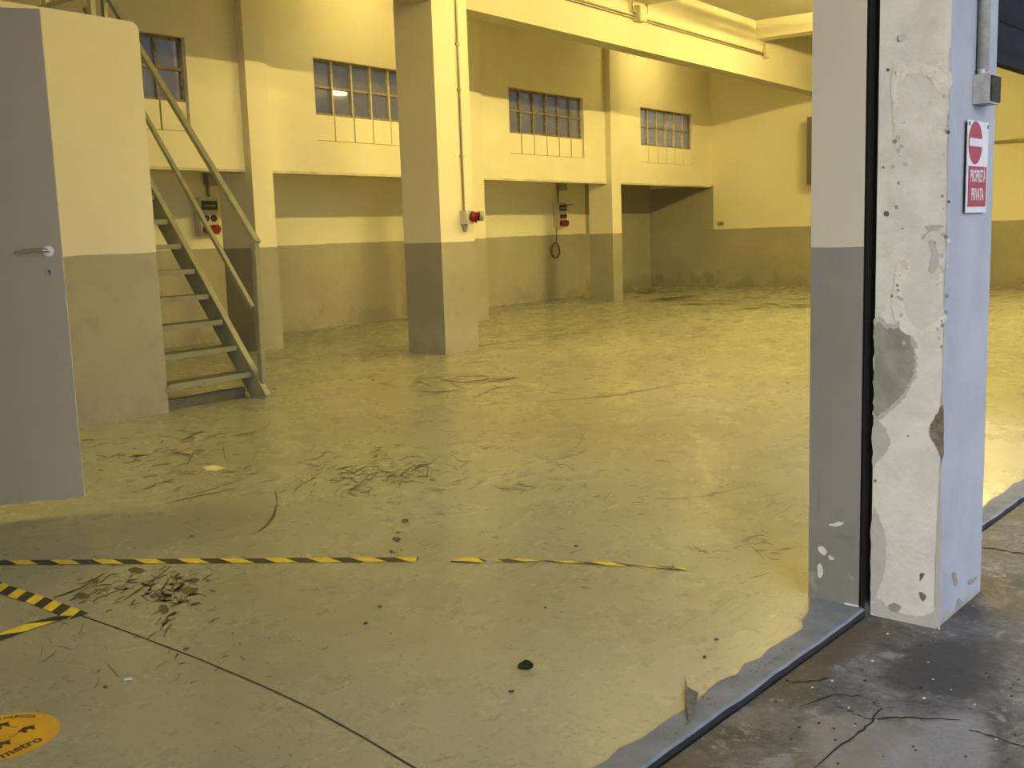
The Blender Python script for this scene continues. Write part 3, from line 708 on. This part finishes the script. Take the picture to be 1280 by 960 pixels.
# shutter guide channel in the slot
def guide(x, label):
    t = thing('shutter_guide', label, 'shutter guide', FL(x, .25, -.05))
    bm = NB(); s = 1 if x < .2 else -1
    box(bm, (x+.004*s, .2285, -.055), (x+.024*s, .2315, 3.59), 0, FL); box(bm, (x+.004*s, .2605, -.055), (x+.024*s, .2635, 3.59), 0, FL); box(bm, (x+.020*s, .2315, -.055), (x+.024*s, .2605, 3.59), 0, FL)
    bmesh.ops.recalc_face_normals(bm, faces=bm.faces[:])
    obj('channel', bm, MBLACK, t)
guide(.0, 'black vertical shutter guide slot on the left side of the pillar')
# front wall: left jamb, stretch to the right, wall above the gateways
bm = NB(); box(bm, (-6.5, 0, -.1), (-3.3, .46, 5.0), 0, FL); box(bm, (3.6, 0, -.1), (18.6, .46, 5.0), 0, FL)
box(bm, (-3.3, 0, 3.6), (-.001, .46, 5.0), 0, FL); box(bm, (.463, 0, 3.6), (3.6, .46, 5.0), 0, FL)
struct('wall_front', bm, MFRONT)
# roller shutter half down in the right gateway
t = thing('roller_shutter', 'dark roller shutter lowered partway in the right gateway', 'shutter', FL(2, .25, 1.975))
n = 12
bm = NB()
for k in range(n):
    z = 1.975+.03+k*.14
    prof = [(.236, z), (.228, z+.04), (.226, z+.075), (.232, z+.128), (.25, z+.128), (.25, z)]
    L = [bm.verts.new(FL(.466, a, b)) for a, b in prof]; R_ = [bm.verts.new(FL(3.6, a, b)) for a, b in prof]; q = len(prof)
    for j in range(q): bm.faces.new((L[j], L[(j+1) % q], R_[(j+1) % q], R_[j]))
    bm.faces.new(L); bm.faces.new(R_[::-1])
bmesh.ops.recalc_face_normals(bm, faces=bm.faces[:])
box(bm, (.466, .24, 1.99), (3.6, .247, 3.59), 0, FL)
obj('slats', bm, MSHUT, t)
bm = NB(); box(bm, (.466, .22, 1.968), (3.6, .262, 2.008), 0, FL); bevel(bm, .004, 1); obj('bottom_rail', bm, MSHUT, t)
# no-entry sign
P0 = (.141, 1.362); P1 = (.351, 1.660)
t = thing('no_entry_sign', 'no entry sign with a red private property panel on the pillar', 'sign', FL(.25, 0, 1.36))
bm = NB(); box(bm, (P0[0], -.014, P0[1]), (P1[0], -.011, P1[1]), 0, FL); obj('plate', bm, MSIGNW, t)
cc = facy(1219.5, 178.5, -.0145); bm = NB(); disc(bm, cc+uy*-.0003, .0695, ux, Vector((0, 0, 1)), 40, 0, .001); o = obj('red_disc', bm, MSIGNR, t)
cl = (cc-PC).dot(ux)
bm = NB(); box(bm, (cl-.062, -.0165, cc.z-.012), (cl+.062, -.0147, cc.z+.014), 0, FL); obj('white_bar', bm, MSIGNW, o)
bm = NB(); box(bm, (.155, -.0155, 1.381), (.338, -.0135, 1.513), 0, FL); o = obj('red_panel', bm, MSIGNR, t)
bm = NB()
for s, zc, wd in (('PROPRIETÀ', 1.480, .206), ('PRIVATA', 1.420, .170)):
    k = wd/(len(s)*.68*.06)
    text_bm(bm, s, .058, lambda x, y, zc=zc, k=k: FL(.2465+x*k*.93, -.0162, zc+y*.95), 0, bold=.0012)
obj('lettering', bm, MSIGNW, o)
for lx, lz in ((.152, 1.648), (.340, 1.646)):
    bm = NB(); tube(bm, [FL(lx, -.004, lz), FL(lx, -.017, lz)], .006, 8); obj('screw', bm, MDARKP, t)
MJLID = simple('mottled dark lid', (.035, .035, .03), .85, var=.5, scale=30, spec=.2)  # mottled lid colour, much darker than the box body
# outdoor junction box with its conduit
t = thing('junction_box', 'weathered grey junction box above the no entry sign', 'junction box', FL(.27, 0, 1.72))
bm = NB(); box(bm, (.217, -.054, 1.714), (.318, -.001, 1.808), 0, FL); bevel(bm, .006, 2); obj('box_body', bm, MGREYP, t)
bm = NB(); box(bm, (.222, -.060, 1.720), (.313, -.053, 1.802), 0, FL); bevel(bm, .003, 1); obj('lid', bm, MJLID, t)
for dx in (.24, .262):
    bm = NB(); tube(bm, [FL(dx, -.02, 1.803), FL(dx, -.02, 1.826)], .013, 10); obj('gland', bm, MGREYP, t)
bm = NB(); tube(bm, [FL(.25, -.02, 1.82), FL(.25, -.02, 3.5)], .019, 12); o = obj('conduit', bm, MGREYP, loc=FL(.25, -.02, 1.82)); tag(o, 'grey conduit running up the pillar above the outdoor junction box', 'conduit')
# ------------------------------------------------------------------ floor markings and litter
def tape(label, segs, w, name='hazard_tape', period=.19, phase=0.0, group=None, z=.0016, curl=None, wm=None):
    """flat striped tape along floor polyline; yellow tape with slanted black stripes as a part"""
    P = [Vector((p[0], p[1], 0)) for p in segs]; L = [0]
    for a, b in zip(P, P[1:]): L.append(L[-1]+(b-a).length)
    def at(s, v):
        s = min(max(s, 0), L[-1]); i = max(j for j in range(len(L)-1) if L[j] <= s+1e-9)
        d = (P[i+1]-P[i]).normalized(); n = Vector((-d.y, d.x, 0)); q = P[i]+d*(s-L[i])
        h = z+(curl(s/L[-1], v) if curl else 0)
        return q+n*v*w*(wm(s) if wm else 1)+Vector((0, 0, h))
    loc = P[0]; sh = -period*.2; cuts = [-1.0, phase]
    while cuts[-1] < L[-1]+period: cuts.append(cuts[-1]+period*.5)
    bm = NB(); colour = 0
    for s0, s1 in zip(cuts, cuts[1:]):
        n = 6
        for i in range(n):
            a, b = s0+(s1-s0)*i/n, s0+(s1-s0)*(i+1)/n
            q = [at(a-sh, -.5), at(b-sh, -.5), at(b+sh, .5), at(a+sh, .5)]
            if (q[1]-q[0]).length < 1e-6 and (q[2]-q[3]).length < 1e-6: continue
            vs = [bm.verts.new(v) for v in q]; f = bm.faces.new(vs); f.material_index = colour
        colour = 1-colour
    bmesh.ops.remove_doubles(bm, verts=bm.verts[:], dist=2e-5)
    bmesh.ops.recalc_face_normals(bm, faces=bm.faces[:])
    for f in bm.faces:
        if f.normal.z < 0: f.normal_flip()
    g_ = bmesh.ops.extrude_face_region(bm, geom=bm.faces[:])
    for v in g_['geom']:
        if isinstance(v, bmesh.types.BMVert): v.co.z += .0006
    return tag(obj(name, bm, [MYEL, MTBLK], loc=loc), label, 'tape', group)
def fp(x, y): p = fl(x, y); return (p.x, p.y)
tape('long black and yellow hazard tape across the floor, ragged right end', [fp(-70, 705), fp(0, 703.5), fp(200, 702), fp(400, 700.5), fp(522, 699.8)], .062, phase=.02)
tape('short torn scrap of hazard tape right of the long tape', [fp(564, 702), fp(585, 700.8), fp(607, 702.2)], .055, phase=-.06, period=.20, wm=lambda s: .3+.7*math.sin(math.pi*min(1, max(0, s/.165))), curl=lambda s, v: .004*math.sin(math.pi*s))
tape('frayed right-hand length of hazard tape ending near the pillar', [fp(620, 701), fp(680, 701.5), fp(740, 704.5), fp(800, 707.5), fp(858, 712.5)], .042, wm=lambda s: .55+.45*math.sin(23*s)*math.sin(7*s+1), phase=.0, period=.17, curl=lambda s, v: .002*abs(math.sin(9*s)))
tape('hazard tape running diagonally to the floor joint, left edge', [fp(-60, 705), fp(0, 735.5), fp(50, 752), fp(99, 770.5)], .072, phase=.03, period=.13)
tape('crumpled loop of hazard tape trailing back, left edge', [fp(-40, 812), fp(0, 799), fp(45, 783), fp(88, 769.5)], .036, phase=.02, period=.25, z=.003, curl=lambda s, v: .012*math.sin(math.pi*s)*(.5+v))
# round floor sticker
SC = Vector((1.400, 2.826, .0012)); SR = .150
bm = NB(); disc(bm, SC, SR, Vector((1, 0, 0)), Vector((0, 1, 0)), 64, 0, .001)
word = 'SICUREZZA'; a0, a1 = math.radians(64), math.radians(20)
for i, ch in enumerate(word):
    a = a0+(a1-a0)*i/(len(word)-1); r = .125; e1 = Vector((math.sin(a), -math.cos(a), 0)); e2 = Vector((math.cos(a), math.sin(a), 0))
    text_bm(bm, ch, .022, lambda x, y, a=a, e1=e1, e2=e2: SC+e2*r+e1*x+e2*y+Vector((0, 0, .0004)), 1, bold=.0006)
text_bm(bm, 'metro', .05, lambda x, y: SC+Vector((-.006+x*.95, -.108+y+x*.06, .0004)), 1, bold=.0012)
def rel(x, y): p = fl(x, y); return Vector((p.x, p.y, SC.z+.0004))
def person(p):
    for ax, ay, rx, ry in ((0, 0, .011, .011), (0, -.004, .026, .009), (.012, -.016, .006, .012), (-.012, -.016, .006, .012)):
        n = 14; poly(bm, [p+Vector((ax+math.cos(t)*rx, ay+math.sin(t)*ry, ax*.001+rx*.01)) for t in [2*math.pi*j/n for j in range(n)]], 1, (0, 0, 1))
A, B, D = rel(32, 911), rel(1, 930), rel(0, 907)
for p in (A, B, D): person(p)
def ln(p, q):
    d = (q-p).normalized(); n = Vector((-d.y, d.x, 0))*.0012; p = p+d*.03; q = q-d*.03; poly(bm, [p-n, q-n, q+n, p+n], 1, (0, 0, 1))
ln(A, B); ln(A, D)
st = obj('floor_sticker', bm, [MORANGE, MINK], loc=SC); tag(st, 'round amber distance sticker on the floor, bottom left', 'sticker')
# leaf, twigs, scraps
lp = fl(657, 839); bm = NB()
ol = [(-.026, 0), (-.022, .014), (-.010, .024), (.002, .032), (.012, .026), (.022, .016), (.026, .004), (.020, -.006), (.004, -.012), (-.014, -.010)]
vd, hd2 = Vector((fwd.x, fwd.y, 0)).normalized(), rt
cv = bm.verts.new(Vector((0, 0, .004))); rv = []
for a, b in ol: rv.append(bm.verts.new(hd2*a+vd*b*.55+Vector((0, 0, .004+.026*max(0, b)/.032+.006*abs(a)/.026))))
for i in range(len(rv)): bm.faces.new((cv, rv[i], rv[(i+1) % len(rv)]))
bmesh.ops.solidify(bm, geom=bm.faces[:], thickness=-.0012)
for f in bm.faces: f.smooth = True
o = obj('leaf', bm, MLEAF); o.location = lp; o['label'] = 'single dark green curled leaf lying on the floor'; o['category'] = 'leaf'
o.location.z = .001
def litter(x, y, L, wd, ang, label, name='twig', mat=MTWIG, cat='twig'):
    p = fl(x, y); bm = NB(); n = 8
    pts = [Vector((math.cos(2*math.pi*k/n)*L*rs.uniform(.75, 1.15), math.sin(2*math.pi*k/n)*wd*rs.uniform(.7, 1.2), 0)) for k in range(n)]
    R_ = Matrix.Rotation(ang, 3, 'Z'); bot = [R_ @ q for q in pts]
    a = [bm.verts.new(q+Vector((0, 0, .0012))) for q in bot]; b = [bm.verts.new(q*.8+Vector((0, 0, .005+rs.uniform(-.001, .002)))) for q in bot]
    bm.faces.new(a[::-1]); bm.faces.new(b)
    for k in range(n): bm.faces.new((a[k], a[(k+1) % n], b[(k+1) % n], b[k]))
    o = obj(name, bm, mat); o.location = p; tag(o, label, cat)
litter(639, 865, .011, .005, -.9, 'brown leaf fragment just in front of the green leaf', 'leaf_fragment', MTWIG, 'leaf fragment')
litter(475, 759, .010, .005, -.5, 'upper of two dark crumbs on the floor below the hazard tape', 'crumb', MTWIG, 'crumb')
litter(457, 780, .009, .005, -.5, 'lower of two dark crumbs on the floor below the hazard tape', 'crumb', MTWIG, 'crumb')
litter(720, 683, .012, .006, -.9, 'dark crumb just above the frayed hazard tape', 'crumb', MTWIG, 'crumb')
litter(160, 850, .014, .008, -.6, 'tiny white paper scrap on the floor near the amber sticker', 'paper_scrap', MPAPER, 'scrap')
litter(682, 760, .006, .005, 0, 'black crumb in the middle of the floor between tape and leaf', 'crumb', MTWIG, 'crumb')
litter(896, 800, .009, .004, -.9, 'upper of two crumbs beside the kerb', 'crumb', MTWIG, 'crumb')
litter(881, 822, .006, .005, -.9, 'lower of two crumbs beside the kerb', 'crumb', MTWIG, 'crumb')
# ------------------------------------------------------------------ light
LC = (1.0, .775, .25)
def lamp(x, y, z, s, label, along=True, L=1.5):
    t = thing('fluorescent_lamp', label, 'lamp', (x, y, z)); 
    def bxx(bm, hx, hy, z0, z1): box(bm, (x-(hx if along else hy), y-(hy if along else hx), z0), (x+(hx if along else hy), y+(hy if along else hx), z1))
    bm = NB(); bxx(bm, L/2+.05, .05, z+.05, z+.10); obj('housing', bm, MLAMP, t)
    top = ZC if (z < ZC) else z
    for sgn in (-1, 1):
        bm = NB(); q = sgn*L*.4; a = (x+(q if along else 0), y+(0 if along else q)); tube(bm, [(a[0], a[1], z+.10), (a[0], a[1], ZC)], .006, 6); obj('hanger', bm, MLAMP, t)
    bm = NB(); d = Vector((L/2, 0, 0)) if along else Vector((0, L/2, 0)); p = Vector((x, y, z+.02)); tube(bm, [p-d, p+d], .022, 8)
    o = obj('tube', bm, emit('lamp glow', LC, s), t); o['label'] = 'glowing fluorescent tube'
ST = 320
for x, k, w in ((8.5, .88, 'nearest the stairs'), (12.65, .95, 'in the middle'), (16.3, 1.65, 'nearest the far wall')):
    lamp(x, 5.1, 4.45, ST*k*.3, 'hanging tube lamp in the row nearer the girder, '+w)
    lamp(x, 3.35, 4.45, ST*k*2.0, 'hanging tube lamp in the row nearer the street, '+w)
lamp(1.5, 6.3, 4.45, ST*.9, 'hanging tube lamp behind the grey door, before the cabin')
lamp(10.8, 9.05, 4.5, ST*.22, 'hanging tube lamp between girder and windows, nearer the stairs')
lamp(18.5, 9.05, 4.5, ST*.26, 'hanging tube lamp between girder and windows, nearer the far wall')
# daylight: flat overcast evening sky
w = bpy.data.worlds.new('sky'); bpy.context.scene.world = w; w.use_nodes = True; nt = w.node_tree; g = NT(nt)
bg = nt.nodes['Background']; tc = g.n('ShaderNodeTexCoord'); zz = g.z(tc.outputs['Generated'])
dv = g.n('ShaderNodeVectorMath', operation='DOT_PRODUCT'); g.put(dv.inputs[0], tc.outputs['Generated']); dv.inputs[1].default_value = Vector((-.98, -.08, .18)).normalized()
glow = g.ss(dv.outputs['Value'], .45, .97)      # brighter evening sky down the street
base = g.mix(g.ss(zz, -.1, .9), (.95, 1.1, 1.42), (.94, 1.12, 1.55))
g.put(bg.inputs['Color'], g.mix(glow, base, (18.5, 18.1, 17.4)))
sc = bpy.context.scene
sc.view_settings.view_transform = 'Standard'; sc.view_settings.look = 'None'; sc.view_settings.exposure = 0; sc.view_settings.gamma = 1; sc.view_settings.use_curve_mapping = False
sc.cycles.max_bounces = 10; sc.cycles.diffuse_bounces = 6; sc.cycles.glossy_bounces = 4; sc.cycles.transparent_max_bounces = 8
sc.cycles.sample_clamp_indirect = 6; sc.cycles.use_denoising = True; sc.cycles.caustics_reflective = False; sc.cycles.caustics_refractive = False
